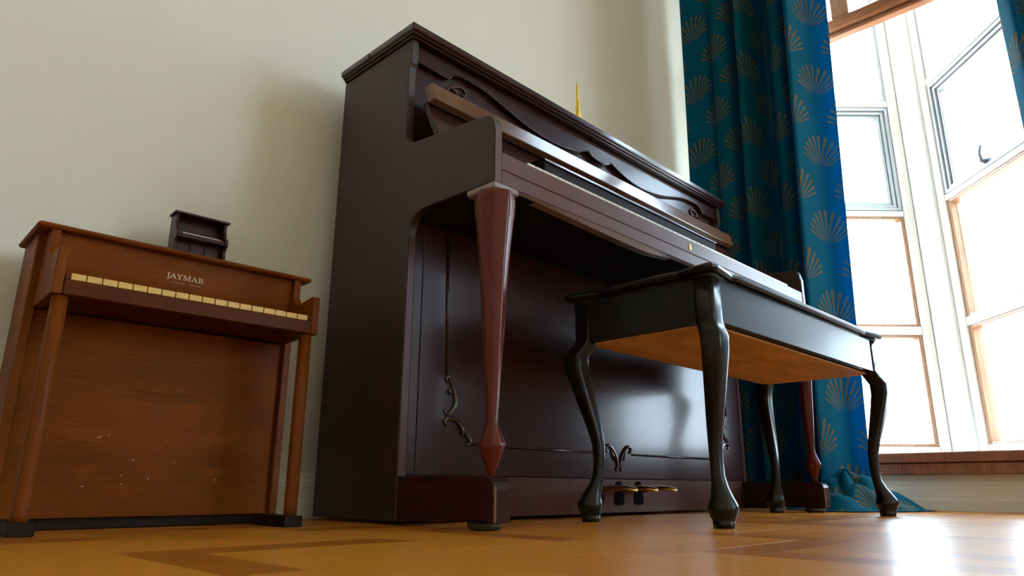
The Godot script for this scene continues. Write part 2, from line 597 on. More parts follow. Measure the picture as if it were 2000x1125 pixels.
func bay(fh: Vector3, right: Vector3) -> void:
	var corner := Vector3(3.40, 0, -0.740)
	# local x along the facet, z into the room
	var t1 := Transform3D(Basis(right, Vector3.UP, -fh), corner)
	var t2 := Transform3D(Basis(-fh, Vector3.UP, -right), corner)
	# base, seat and head of the bay follow its plan
	var plan := PackedVector2Array([Vector2(XW + 0.15, BAY0), Vector2(corner.x + 0.10, corner.z - 0.04), Vector2(corner.x + 0.10, corner.z + 0.06), Vector2(XW + 0.15, BAY1)])
	struct("floor_bay", sprism(plan, "y", -0.1, 0.150), M.paint, "white painted platform inside the bay window", "floor")
	struct("ceiling_bay", sprism(plan, "y", 2.93, 3.05), M.ceiling, "white ceiling inside the bay window", "ceiling")
	# wooden sill: nosing over an apron board
	var st := new_st()
	prism(st, rounded([[XW - 0.048, 0.158, 0.004], [XW - 0.048, 0.192, 0.008], [XW + 0.15, 0.197], [XW + 0.15, 0.156], [XW - 0.02, 0.156]], 4), "z", BAY0 + 0.002, BAY1 - 0.002)
	prism(st, rounded([[XW - 0.036, 0.119, 0.003], [XW - 0.036, 0.155, 0.003], [XW + 0.15, 0.155], [XW + 0.15, 0.119]], 3), "z", BAY0 + 0.002, BAY1 - 0.002)
	struct("trim_1", st, M.sill_wood, "red-brown wooden window sill of two stepped boards", "sill")
	# transom frame in the plane of the wall: one wooden sash frame above the opening
	var tr := frame_node("trim_2", "orange-brown wooden transom frame high in the bay opening", "window frame", Transform3D(Basis(Vector3(0, 0, 1), Vector3.UP, Vector3(-1, 0, 0)), Vector3(XW + 0.03, 0, 0)))
	var lo := 1.925
	put(tr, "rail", sbox(Vector3(BAY0, lo + 0.022, -0.03), Vector3(BAY1, lo + 0.075, 0.030), 0.006), M.window_wood)
	put(tr, "rail", sbox(Vector3(BAY0, lo, -0.03), Vector3(BAY1, lo + 0.020, 0.012), 0.004), M.window_wood)
	put(tr, "rail", sbox(Vector3(BAY0, 2.88, -0.03), Vector3(BAY1, 2.95, 0.030), 0.006), M.window_wood)
	for z in [[BAY0, BAY0 + 0.05], [-0.835, -0.765], [BAY1 - 0.05, BAY1]]:
		put(tr, "stile", sbox(Vector3(z[0], lo + 0.077, -0.028), Vector3(z[1], 2.878, 0.026), 0.005), M.window_wood_v)
	put(tr, "pane", sbox(Vector3(BAY0 + 0.05, lo + 0.077, -0.003), Vector3(-0.835, 2.878, 0.003)), M.glass)
	put(tr, "pane", sbox(Vector3(-0.765, lo + 0.077, -0.003), Vector3(BAY1 - 0.05, 2.878, 0.003)), M.glass)
	# white corner post of the bay
	var post := new_st()
	var pp := PackedVector2Array()
	for q in [[-0.055, 0.075], [-0.055, -0.05], [0.05, -0.05], [0.05, 0.155], [-0.045, 0.155]]:
		# (along facet 1, along facet 2) from the corner
		var v: Vector3 = corner + right * q[0] - fh * q[1]
		pp.append(Vector2(v.x, v.z))
	prism(post, pp, "y", 0.15, 2.93, 0.006)
	struct("trim_3", post, M.paint, "broad white painted corner post between the two bay windows", "post")
	facet("window_1", "bay window facing the toy piano with stacked panes and grey metal sash", t1, -0.86, -0.057, true)
	facet("window_2", "bay window turned towards the room with grey metal sash and latch", t2, 0.157, 0.80, false)

func facet(called: String, label: String, t: Transform3D, x0: float, x1: float, first: bool) -> void:
	var w := frame_node(called, label, "window", t)
	var s := 0.042
	# outer stiles: painted face and wooden inner bead
	put(w, "stile", sbox(Vector3(x0, 0.15, -0.04), Vector3(x0 + s, 2.93, 0.03), 0.004), M.cream_paint)
	put(w, "stile", sbox(Vector3(x1 - s, 0.15, -0.04), Vector3(x1, 2.93, 0.03), 0.004), M.cream_paint)
	var l := x0 + s
	var r := x1 - s
	var bars := [[0.150, 0.235], [0.700, 0.735], [1.238, 1.262], [1.782, 1.812], [2.86, 2.93]]
	for b in bars:
		put(w, "rail", sbox(Vector3(l, b[0], -0.035), Vector3(r, b[1], 0.024), 0.004), M.cream_paint if b[0] > 1.5 or b[0] < 0.2 else M.cream_paint)
	for k in 4:
		var b0: float = bars[k][1]
		var b1: float = bars[k + 1][0]
		if k == 2:
			# grey metal awning sash: stepped frame
			for step in 3:
				var i := 0.004 + 0.016 * step
				var d := 0.020 - 0.009 * step
				var sash := new_st()
				box(sash, Vector3(l + i, b0 + i, d - 0.05), Vector3(l + i + 0.014, b1 - i, d), 0.002)
				box(sash, Vector3(r - i - 0.014, b0 + i, d - 0.05), Vector3(r - i, b1 - i, d), 0.002)
				box(sash, Vector3(l + i + 0.014, b0 + i, d - 0.05), Vector3(r - i - 0.014, b0 + i + 0.014, d), 0.002)
				box(sash, Vector3(l + i + 0.014, b1 - i - 0.014, d - 0.05), Vector3(r - i - 0.014, b1 - i, d), 0.002)
				put(w, "metal_sash", sash, M.alu, "grey metal sash frame" if step == 0 else "")
			put(w, "pane", sbox(Vector3(l + 0.05, b0 + 0.05, -0.022), Vector3(r - 0.05, b1 - 0.05, -0.017)), M.glass)
			if not first:
				var latch := new_st(true)
				var hx := 0.46
				tube(latch, [Vector3(hx, b0 + 0.032, 0.0), Vector3(hx, b0 + 0.036, 0.03), Vector3(hx + 0.012, b0 + 0.06, 0.040), Vector3(hx + 0.03, b0 + 0.085, 0.042)], [0.013, 0.010, 0.006, 0.005])
				put(w, "latch", latch, M.steel, "dark steel window latch")
		else:
			var bead := new_st()
			for e in [[l, l + 0.016, b0, b1], [r - 0.016, r, b0, b1]]:
				box(bead, Vector3(e[0], e[2], -0.030), Vector3(e[1], e[3], 0.016), 0.002)
			box(bead, Vector3(l + 0.016, b0, -0.030), Vector3(r - 0.016, b0 + 0.012, 0.016), 0.002)
			box(bead, Vector3(l + 0.016, b1 - 0.012, -0.030), Vector3(r - 0.016, b1, 0.016), 0.002)
			put(w, "glazing_bead", bead, M.alu if k == 3 else M.window_wood_v, "" if k == 3 else "orange-brown wooden glazing bead")
			put(w, "pane", sbox(Vector3(l + 0.016, b0 + 0.012, -0.012), Vector3(r - 0.016, b1 - 0.012, -0.007)), M.glass)

# ---------------------------------------------------------------- upright piano
const PX0 := 0.846
const PX1 := 2.276
const PIN0 := 0.866
const PIN1 := 2.256

func piano() -> void:
	var t := thing("upright_piano", "tall dark mahogany upright piano with scalloped upper panel and turned front legs", "piano")
	# side panels with cheeks, one outline
	var side := rounded([[-1.425, 1.0625], [-1.149, 1.0625], [-1.149, 1.004, 0.004], [-1.1565, 0.994, 0.008], [-1.1560, 0.7955, 0.040], [-0.876, 0.7660, 0.030], [-0.8728, 0.6220], [-1.131, 0.6265, 0.055], [-1.1285, 0.0065], [-1.425, 0.0065]], 8)
	put(t, "side_panel", sprism(side, "x", PX0, PIN0, 0.0015), M.mahogany_side)
	put(t, "side_panel", sprism(side, "x", PIN1, PX1, 0.0015), M.mahogany_side)
	for x in [PX0, PIN1]:
		put(t, "edge_band", sbox(Vector3(x + 0.0016, 0.0925, -1.1288), Vector3(x + 0.0184, 0.570, -1.1280)), M.mahogany_edge)
		put(t, "edge_band", sbox(Vector3(x + 0.0016, 0.6235, -0.8735), Vector3(x + 0.0184, 0.735, -0.8722)), M.slip)
	# lid in two boards with a moulding below
	put(t, "lid", sbox(Vector3(0.833, 1.0772, -1.302), Vector3(2.289, 1.0955, -1.130), 0.003), M.mahogany_gloss)
	put(t, "lid_back", sbox(Vector3(0.833, 1.0772, -1.430), Vector3(2.289, 1.0955, -1.3045), 0.003), M.mahogany_gloss)
	var mo := new_st()
	box(mo, Vector3(0.837, 1.0700, -1.426), Vector3(2.285, 1.0770, -1.135), 0.002)
	box(mo, Vector3(0.840, 1.0626, -1.424), Vector3(2.282, 1.0698, -1.139), 0.003)
	put(t, "lid_moulding", mo, M.mahogany)
	# back boards close the case
	put(t, "back_board", sbox(Vector3(PIN0, 0.04, -1.420), Vector3(PIN1, 1.062, -1.405)), M.under)
	# upper panel with a raised scalloped board
	put(t, "upper_panel", sbox(Vector3(PIN0, 0.745, -1.182), Vector3(PIN1, 1.062, -1.170)), M.mahogany)
	var half := [[-0.695, 1.018], [-0.597, 1.0165], [-0.592, 1.022], [-0.586, 1.030], [-0.576, 1.037], [-0.560, 1.0405], [-0.535, 1.0410], [-0.500, 1.0390], [-0.464, 1.0340], [-0.420, 1.0235], [-0.370, 1.0100], [-0.330, 1.0015], [-0.290, 0.9955], [-0.250, 0.9915], [-0.216, 0.9900], [-0.190, 0.9905], [-0.161, 0.9935], [-0.125, 1.0000], [-0.092, 1.0085], [-0.056, 1.0215], [-0.050, 1.0180], [-0.042, 1.0130], [-0.030, 1.0090], [-0.015, 1.0070], [0.0, 1.0065]]
	var edge := []
	for q in half:
		edge.append(Vector2(MID + q[0], q[1]))
	for k in range(half.size() - 2, -1, -1):
		edge.append(Vector2(MID - half[k][0], half[k][1]))
	var board := PackedVector2Array([Vector2(PIN1, 1.062), Vector2(PIN0, 1.062)])
	for q in edge:
		board.append(q)
	var ov := put(t, "scalloped_panel", sprism(board, "z", -1.170, -1.157, 0.002), M.mahogany)
	var rim := new_st(true)
	var rp := []
	var rr := []
	for q in edge:
		rp.append(Vector3(q.x, q.y, -1.158))
		rr.append(0.0026)
	tube(rim, rp, rr, 6)
	put(ov, "bead", rim, M.mahogany)
	# carved scrolls below the scallops
	for s in [1.0, -1.0]:
		var sc := new_st(true)
		scroll(sc, [[-0.593, 0.976], [-0.594, 0.990], [-0.583, 1.003], [-0.565, 1.013], [-0.548, 1.017], [-0.535, 1.012], [-0.533, 1.003], [-0.540, 0.998], [-0.544, 1.003]], -1.168, 0.0045, 0.5, s)
		scroll(sc, [[-0.580, 1.003], [-0.570, 0.999], [-0.562, 0.992]], -1.166, 0.005, 0.3, s)
		put(t, "carved_scroll", sc, M.mahogany_edge)
	# fallboard folded back, with its lip
	var fb := put(t, "fallboard", sprism(PackedVector2Array([Vector2(-1.045, 0.742), Vector2(-1.122, 0.902), Vector2(-1.136, 0.900), Vector2(-1.060, 0.738)]), "x", 0.874, 2.248, 0.001), M.mahogany)
	put(fb, "lip", sprism(rounded([[-1.139, 0.937, 0.002], [-1.104, 0.943, 0.003], [-1.094, 0.899, 0.003], [-1.112, 0.893, 0.002]], 3), "x", 0.872, 2.250, 0.0015), M.lip, "lighter brown lip of the open fallboard")
	put(t, "name_board", sbox(Vector3(PIN0, 0.69, -1.075), Vector3(PIN1, 0.742, -1.045), 0.001), M.mahogany)
	# music ledge in front of the fallboard, narrower than the keyboard
	var ledge := put(t, "music_ledge", sprism(rounded([[-1.014, 0.700, 0.004], [-1.018, 0.818], [-1.030, 0.830], [-1.080, 0.830], [-1.046, 0.762], [-1.046, 0.700]], 4), "x", 1.150, 1.972, 0.003), M.under)
	put(ledge, "edge", sprism(rounded([[-1.013, 0.8185, 0.002], [-1.016, 0.827, 0.004], [-1.030, 0.836, 0.003], [-1.031, 0.8305], [-1.0182, 0.8185]], 4), "x", 1.150, 1.972, 0.001), M.mahogany_gloss)
	# key bed, key slip and end blocks
	put(t, "key_bed", sbox(Vector3(PIN0, 0.618, -1.170), Vector3(PIN1, 0.655, -0.882), 0.0), M.under)
	put(t, "key_slip", sbox(Vector3(PIN0, 0.6525, -0.892), Vector3(PIN1, 0.6885, -0.8738), 0.0015), M.slip)
	put(t, "key_slip", sbox(Vector3(PIN0, 0.6220, -0.892), Vector3(PIN1, 0.6515, -0.8732), 0.0015), M.slip)
	for s in [0, 1]:
		var x0 := PIN0 if s == 0 else 2.174
		var x1 := 0.948 if s == 0 else PIN1
		put(t, "key_block", sprism(rounded([[-0.884, 0.656], [-0.884, 0.698, 0.006], [-1.045, 0.716], [-1.045, 0.656]], 4), "x", x0 + 0.0005, x1 - 0.0005, 0.001), M.mahogany)
	# serpentine apron below the key bed: a narrow moulding whose lower edge bows
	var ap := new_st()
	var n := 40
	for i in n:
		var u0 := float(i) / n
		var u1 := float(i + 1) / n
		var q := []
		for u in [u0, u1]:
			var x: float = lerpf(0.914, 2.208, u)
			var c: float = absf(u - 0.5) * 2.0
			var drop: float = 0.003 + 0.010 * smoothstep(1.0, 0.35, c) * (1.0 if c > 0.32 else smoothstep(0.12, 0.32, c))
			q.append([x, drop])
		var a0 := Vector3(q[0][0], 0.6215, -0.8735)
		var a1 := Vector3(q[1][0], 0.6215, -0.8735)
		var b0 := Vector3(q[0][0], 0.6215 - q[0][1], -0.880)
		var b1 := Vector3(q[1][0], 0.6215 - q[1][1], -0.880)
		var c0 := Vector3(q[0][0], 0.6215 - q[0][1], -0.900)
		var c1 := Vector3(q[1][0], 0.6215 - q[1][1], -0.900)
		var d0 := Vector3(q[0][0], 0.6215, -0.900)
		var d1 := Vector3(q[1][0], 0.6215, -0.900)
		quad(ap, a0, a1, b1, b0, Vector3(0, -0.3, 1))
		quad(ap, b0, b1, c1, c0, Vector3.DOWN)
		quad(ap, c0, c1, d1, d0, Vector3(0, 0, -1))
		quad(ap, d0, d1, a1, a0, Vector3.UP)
	put(t, "bowed_moulding", ap, M.painted_sheen, "moulding under the key bed with its bright sheen painted pale")  # pale colour stands in for light caught by the glossy moulding
	# keyhole plate
	var kh := new_st(true)
	lathe(kh, [[0.0001, -0.001], [0.006, -0.001], [0.006, 0.001], [0.0001, 0.001]], Vector3.ZERO, 12)
	var k := put(t, "keyhole", kh, M.brass, "small brass keyhole plate")
	k.transform = Transform3D(Basis(Vector3(1, 0, 0), Vector3(0, 0, 1), Vector3(0, -1.5, 0)), Vector3(MID - 0.008, 0.668, -0.8738))
	# keyboard
	var pitch := 1.222 / 52.0
	var wk := mesh_of(sbox(Vector3(0.0006, 0.672, -1.044), Vector3(pitch - 0.0006, 0.7000, -0.8925), 0.0012), M.white_key)
	var wf := mesh_of(sbox(Vector3(0.0006, 0.6905, -0.8925), Vector3(pitch - 0.0006, 0.7000, -0.8835), 0.0012), M.white_key)
	var bk := mesh_of(sbox(Vector3(-0.0048, 0.7001, -1.044), Vector3(0.0048, 0.7120, -0.942), 0.0018), M.black_key)
	for i in 52:
		var o := put_mesh(t, "white_key", wk)
		o.position.x = 0.950 + i * pitch
		var f := put_mesh(o, "key_front", wf)
		f.position.x = 0.0
		if i < 51 and (i % 7) in [0, 2, 3, 5, 6]:
			var b := put_mesh(t, "black_key", bk)
			b.position.x = 0.950 + (i + 1) * pitch
	# lower case: stiles, panel with beads and scrolls, bottom rail
	put(t, "stile", sbox(Vector3(PIN0, 0.0925, -1.145), Vector3(0.888, 0.617, -1.1295), 0.001), M.mahogany)
	put(t, "stile", sbox(Vector3(2.234, 0.0925, -1.145), Vector3(PIN1, 0.617, -1.1295), 0.001), M.mahogany)
	var lp := put(t, "lower_panel", sbox(Vector3(0.8885, 0.0925, -1.145), Vector3(2.2335, 0.617, -1.128), 0.001), M.mahogany)
	var zf := -1.127
	for s in [1.0, -1.0]:
		var b := new_st(true)
		tube(b, [Vector3(MID - s * 0.607, 0.60, zf), Vector3(MID - s * 0.604, 0.45, zf), Vector3(MID - s * 0.600, 0.297, zf)], [0.0035, 0.0035, 0.0030])
		put(lp, "bead", b, M.mahogany)
		var b2 := new_st(true)
		tube(b2, [Vector3(MID - s * 0.530, 0.157, zf), Vector3(MID - s * 0.28, 0.1555, zf), Vector3(MID - s * 0.062, 0.155, zf)], [0.0030, 0.0034, 0.0026])
		put(lp, "bead", b2, M.mahogany)
		var sc := new_st(true)
		scroll(sc, [[-0.594, 0.281], [-0.601, 0.287], [-0.596, 0.292], [-0.588, 0.284], [-0.579, 0.265], [-0.575, 0.250], [-0.574, 0.238], [-0.582, 0.224], [-0.594, 0.216], [-0.602, 0.219], [-0.598, 0.225]], zf, 0.0052, 0.55, s)
		scroll(sc, [[-0.595, 0.192], [-0.602, 0.197], [-0.599, 0.205], [-0.588, 0.207], [-0.572, 0.204], [-0.557, 0.194], [-0.547, 0.181], [-0.536, 0.170], [-0.531, 0.161], [-0.536, 0.155], [-0.541, 0.159]], zf, 0.0055, 0.6, s)
		scroll(sc, [[-0.568, 0.201], [-0.557, 0.189], [-0.553, 0.172]], zf + 0.001, 0.006, 0.25, s)
		scroll(sc, [[-0.586, 0.272], [-0.592, 0.262], [-0.584, 0.257]], zf + 0.001, 0.004, 0.3, s)
		put(lp, "carved_scroll", sc, M.mahogany_gloss)
		var v := new_st(true)
		scroll(v, [[-0.048, 0.160], [-0.056, 0.164], [-0.054, 0.173], [-0.042, 0.175], [-0.026, 0.165], [-0.014, 0.150], [-0.007, 0.134], [-0.005, 0.122], [-0.010, 0.114], [-0.014, 0.118]], zf, 0.0048, 0.6, s)
		scroll(v, [[-0.033, 0.163], [-0.025, 0.150], [-0.022, 0.138]], zf, 0.0042, 0.3, s)
		put(lp, "carved_scroll", v, M.mahogany_gloss)
	var rail := put(t, "bottom_rail", sbox(Vector3(0.884, 0.0075, -1.145), Vector3(2.238, 0.0915, -1.1245), 0.0015), M.mahogany_edge)
	for i in 3:
		var px := MID + (i - 1) * 0.088 - 0.008
		var slot := new_st()
		prism(slot, rounded([[px - 0.023, 0.026, 0.012], [px + 0.023, 0.026, 0.012], [px + 0.022, 0.050, 0.008], [px + 0.015, 0.060, 0.005], [px + 0.015, 0.086, 0.012], [px - 0.015, 0.086, 0.012], [px - 0.015, 0.060, 0.005], [px - 0.022, 0.050, 0.008]], 4), "z", -1.1255, -1.1235)
		put(rail, "pedal_slot", slot, M.slot)
		var pd := new_st(true)
		var rings := []
		for q in [[-1.135, 0.0085, 0.064, 0.006], [-1.105, 0.0085, 0.066, 0.006], [-1.075, 0.011, 0.068, 0.0055], [-1.050, 0.0165, 0.069, 0.005], [-1.030, 0.0185, 0.0685, 0.0045], [-1.017, 0.0160, 0.0665, 0.004], [-1.010, 0.0090, 0.0645, 0.003], [-1.008, 0.0030, 0.063, 0.002]]:
			var ring := PackedVector3Array()
			for e in 16:
				var th := TAU * e / 16
				ring.append(Vector3(px + cos(th) * q[1], q[2] + sin(th) * q[3] * 1.35, q[0]))
			rings.append(ring)
		loft(pd, rings)
		put(t, "pedal", pd, M.brass, "worn brass pedal")
	# front legs on toe blocks
	var legp := [[0.0365, 0.607], [0.0388, 0.592], [0.0376, 0.570], [0.0342, 0.544], [0.0305, 0.505], [0.0275, 0.473], [0.0240, 0.422], [0.0206, 0.362], [0.0180, 0.315], [0.0152, 0.270], [0.0122, 0.225], [0.0102, 0.195], [0.0099, 0.180], [0.0125, 0.170], [0.0165, 0.160], [0.0222, 0.146], [0.0236, 0.140], [0.0232, 0.1375], [0.0152, 0.117], [0.0075, 0.0965], [0.0066, 0.0890]]
	for s in [0, 1]:
		var lx := 0.870 if s == 0 else 2.252
		var leg := new_st(true)
		lathe(leg, legp, Vector3(lx, 0, -0.895), 40, 8)
		put(t, "leg", leg, M.mahogany_red)
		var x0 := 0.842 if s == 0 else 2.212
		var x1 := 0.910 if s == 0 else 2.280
		put(t, "leg_plate", sbox(Vector3(x0, 0.6072, -0.946), Vector3(x1, 0.6212, -0.8685), 0.003), M.painted_sheen, "leg plate with its bright sheen painted pale")  # plate's glossy highlight is put into its pale colour
		var toe := rounded([[-1.128, 0.0085], [-1.128, 0.0900], [-0.8640, 0.0890, 0.024], [-0.8640, 0.0130], [-0.950, 0.0150], [-1.000, 0.0135], [-1.060, 0.0085]], 6)
		var tx := PX0 if s == 0 else 2.236
		var tb := put(t, "toe_block", sprism(toe, "x", tx, tx + 0.040, 0.0018), M.mahogany)
		var chip := new_st()
		box(chip, Vector3(tx + 0.0012, 0.014, -0.866), Vector3(tx + 0.0060, 0.072, -0.8637), 0.0005)
		put(tb, "worn_edge", chip, M.bare_wood, "edge worn to bare wood")
		var ca := new_st(true)
		lathe(ca, [[0.0001, 0.0], [0.022, 0.0], [0.029, 0.004], [0.031, 0.009], [0.030, 0.013], [0.0001, 0.013]], Vector3(tx + 0.020, 0, -0.905), 24)
		put(t, "caster", ca, M.iron, "low metal caster cup")

# ---------------------------------------------------------------- toy piano
func toy_piano() -> void:
	var t := thing("toy_piano", "small brown wooden toy piano with eighteen yellowed keys and round posts", "toy piano", Vector3(0.469, 0, -1.201), -0.037)
	# case: side panels, back, lid
	for s in [-1.0, 1.0]:
		var a := minf(s * 0.232, s * 0.218)
		put(t, "side_panel", sbox(Vector3(a, 0.0, -0.236), Vector3(a + 0.014, 0.474, -0.128), 0.0012), M.toy_v)
	put(t, "back_board", sbox(Vector3(-0.218, 0.01, -0.234), Vector3(0.218, 0.474, -0.224)), M.toy_dark)
	put(t, "lid", sprism(rounded([[-0.242, -0.244, 0.004], [0.242, -0.244, 0.004], [0.242, -0.080, 0.006], [-0.242, -0.080, 0.006]], 4), "y", 0.4742, 0.4825, 0.003), M.toy)
	# name board above the keys, sloping and then curving forward to the keys
	var nb := rounded([[-0.098, 0.474], [-0.100, 0.420, 0.02], [-0.106, 0.392, 0.02], [-0.128, 0.384], [-0.128, 0.474]], 5)
	var name_board := put(t, "name_board", sprism(nb, "x", -0.206, 0.206), M.toy)
	# lettering on the name board
	var font := SystemFont.new()
	font.font_names = PackedStringArray(["Droid Serif"])
	var tm := TextMesh.new()
	tm.text = "JAYMAR"
	tm.font = font
	tm.font_size = 40
	tm.pixel_size = 0.00030
	tm.depth = 0.0004
	tm.material = M.lettering
	var le := put_mesh(name_board, "lettering", tm, "pale serif maker's name")
	var wd: float = tm.get_aabb().size.x
	le.transform = Transform3D(Basis(Vector3(0.0660 / wd, 0, 0), Vector3(0, 1.05, 0), Vector3(0, 0, 1)), Vector3(-0.001, 0.4370, -0.0983))
	var bl := new_st()
	var xs := [-0.026, -0.0215, -0.017, -0.0135, -0.009, -0.0055, -0.002, 0.0075, 0.011, 0.0155, 0.0195, 0.0235]
	for i in xs.size():
		box(bl, Vector3(xs[i], 0.4255, -0.0996), Vector3(xs[i] + 0.0024 + 0.0009 * (i % 3), 0.4267 + 0.0003 * (i % 2), -0.0985))
	put(name_board, "small_lettering", bl, M.faint_lettering, "rubbed line of tiny lettering")
	# cheeks and key bed
	var cheek := rounded([[-0.128, 0.474], [-0.086, 0.474], [-0.086, 0.438, 0.012], [-0.066, 0.417, 0.010], [-0.012, 0.424, 0.008], [0.0, 0.4235, 0.006], [0.0, 0.3495], [-0.128, 0.3495]], 6)
	for s in [-1.0, 1.0]:
		var a := minf(s * 0.221, s * 0.207)
		put(t, "cheek", sprism(cheek, "x", a, a + 0.014, 0.0015), M.toy_v)
	put(t, "key_bed", sbox(Vector3(-0.2065, 0.3495, -0.128), Vector3(0.2065, 0.3735, -0.0005), 0.0015), M.toy_dark)
	for s in [-1.0, 1.0]:
		var a := -0.2065 if s < 0 else 0.199
		put(t, "key_block", sbox(Vector3(a, 0.3737, -0.100), Vector3(a + 0.0075, 0.3835, -0.002), 0.001), M.toy_dark)
	var kp := 0.398 / 18.0
	var key := mesh_of(sbox(Vector3(0.0007, 0.3738, -0.100), Vector3(kp - 0.0007, 0.3842, -0.0015), 0.0008), M.ivory)
	for i in 18:
		var o := put_mesh(t, "key", key)
		o.position.x = -0.199 + i * kp
	# lower panel, feet and posts
	var lp := put(t, "lower_panel", sbox(Vector3(-0.217, 0.0185, -0.150), Vector3(0.217, 0.349, -0.140), 0.001), M.toy)
	var sc := new_st()
	for q in [[-0.090, 0.148, 0.012, 0.5], [-0.033, 0.112, 0.008, -0.1], [0.036, 0.110, 0.004, 0.2], [-0.048, 0.086, 0.006, 0.9], [-0.004, 0.081, 0.005, 1.3], [-0.104, 0.068, 0.006, 0.4], [0.112, 0.080, 0.005, 0.7], [0.016, 0.146, 0.003, 0.0], [-0.046, 0.072, 0.003, 0.0], [-0.076, 0.152, 0.004, 0.6]]:
		var c := Vector3(q[0], q[1], -0.1399)
		var d: Vector3 = Vector3(cos(q[3]), sin(q[3]), 0) * float(q[2]) * 0.5
		var w := Vector3(-sin(q[3]), cos(q[3]), 0) * 0.0009
		quad(sc, c - d, c + w, c + d, c - w, Vector3(0, 0, 1))
	put(lp, "scuff_mark", sc, M.scuff, "pale scuffs in the varnish")
	put(t, "base_rail", sbox(Vector3(-0.217, 0.002, -0.165), Vector3(0.217, 0.018, -0.150)), M.toy_foot)
	for s in [-1.0, 1.0]:
		var a := minf(s * 0.221, s * 0.187)
		put(t, "foot", sbox(Vector3(a, 0.0, -0.127), Vector3(a + 0.034, 0.0188, 0.0), 0.0012), M.toy_foot)
		var post := new_st(true)
		lathe(post, [[0.0112, 0.0189], [0.0118, 0.03], [0.0120, 0.18], [0.0116, 0.3494]], Vector3(s * 0.205, 0, -0.018), 20)
		put(t, "post", post, M.toy_v)

# ---------------------------------------------------------------- miniature piano on the toy piano
func miniature() -> void:
	var t := thing("miniature_piano", "tiny dark red-brown ornamental piano standing on the toy piano's lid", "ornament", Vector3(0.5235, 0.4827, -1.398), -0.06)
	var hw := 0.0505
	var side := rounded([[-0.024, 0.0], [-0.024, 0.110], [0.006, 0.110], [0.007, 0.092, 0.006], [0.012, 0.080, 0.006], [0.024, 0.070, 0.006], [0.0245, 0.058, 0.003], [0.014, 0.050, 0.008], [0.018, 0.030, 0.008], [0.014, 0.012, 0.004], [0.020, 0.0, 0.002]], 5)
	for s in [-1.0, 1.0]:
		var a := minf(s * hw, s * (hw - 0.006))
		put(t, "side_panel", sprism(side, "x", a, a + 0.006, 0.0006), M.mini)
	put(t, "lid", sbox(Vector3(-hw - 0.004, 0.110, -0.027), Vector3(hw + 0.004, 0.1145, 0.012), 0.0008), M.mini)
	put(t, "back_board", sbox(Vector3(-hw + 0.006, 0.0, -0.023), Vector3(hw - 0.006, 0.110, -0.019)), M.mini)
	put(t, "key_bed", sbox(Vector3(-hw + 0.006, 0.058, -0.019), Vector3(hw - 0.006, 0.068, 0.020), 0.0008), M.mini)
	put(t, "keyboard", sbox(Vector3(-hw + 0.012, 0.0681, 0.004), Vector3(hw - 0.012, 0.0698, 0.0192), 0.0003), M.white_key, "white strip of painted keys")
	put(t, "fallboard", sbox(Vector3(-hw + 0.006, 0.0682, -0.012), Vector3(hw - 0.006, 0.082, -0.006), 0.0008), M.mini)
	for s in [-1.0, 1.0]:
		var a := -0.040 if s < 0 else 0.006
		put(t, "drawer_front", sbox(Vector3(a, 0.0592, 0.0198), Vector3(a + 0.034, 0.0668, 0.0222), 0.0006), M.mini)
	put(t, "lower_panel", sbox(Vector3(-hw + 0.006, 0.0, -0.003), Vector3(hw - 0.006, 0.058, 0.0)), M.mini)
	for x in [-0.0445, -0.0165, 0.0135, 0.0415]:
		put(t, "pilaster", sbox(Vector3(x, 0.0, 0.0001), Vector3(x + 0.003, 0.0578, 0.003), 0.0005), M.mini)

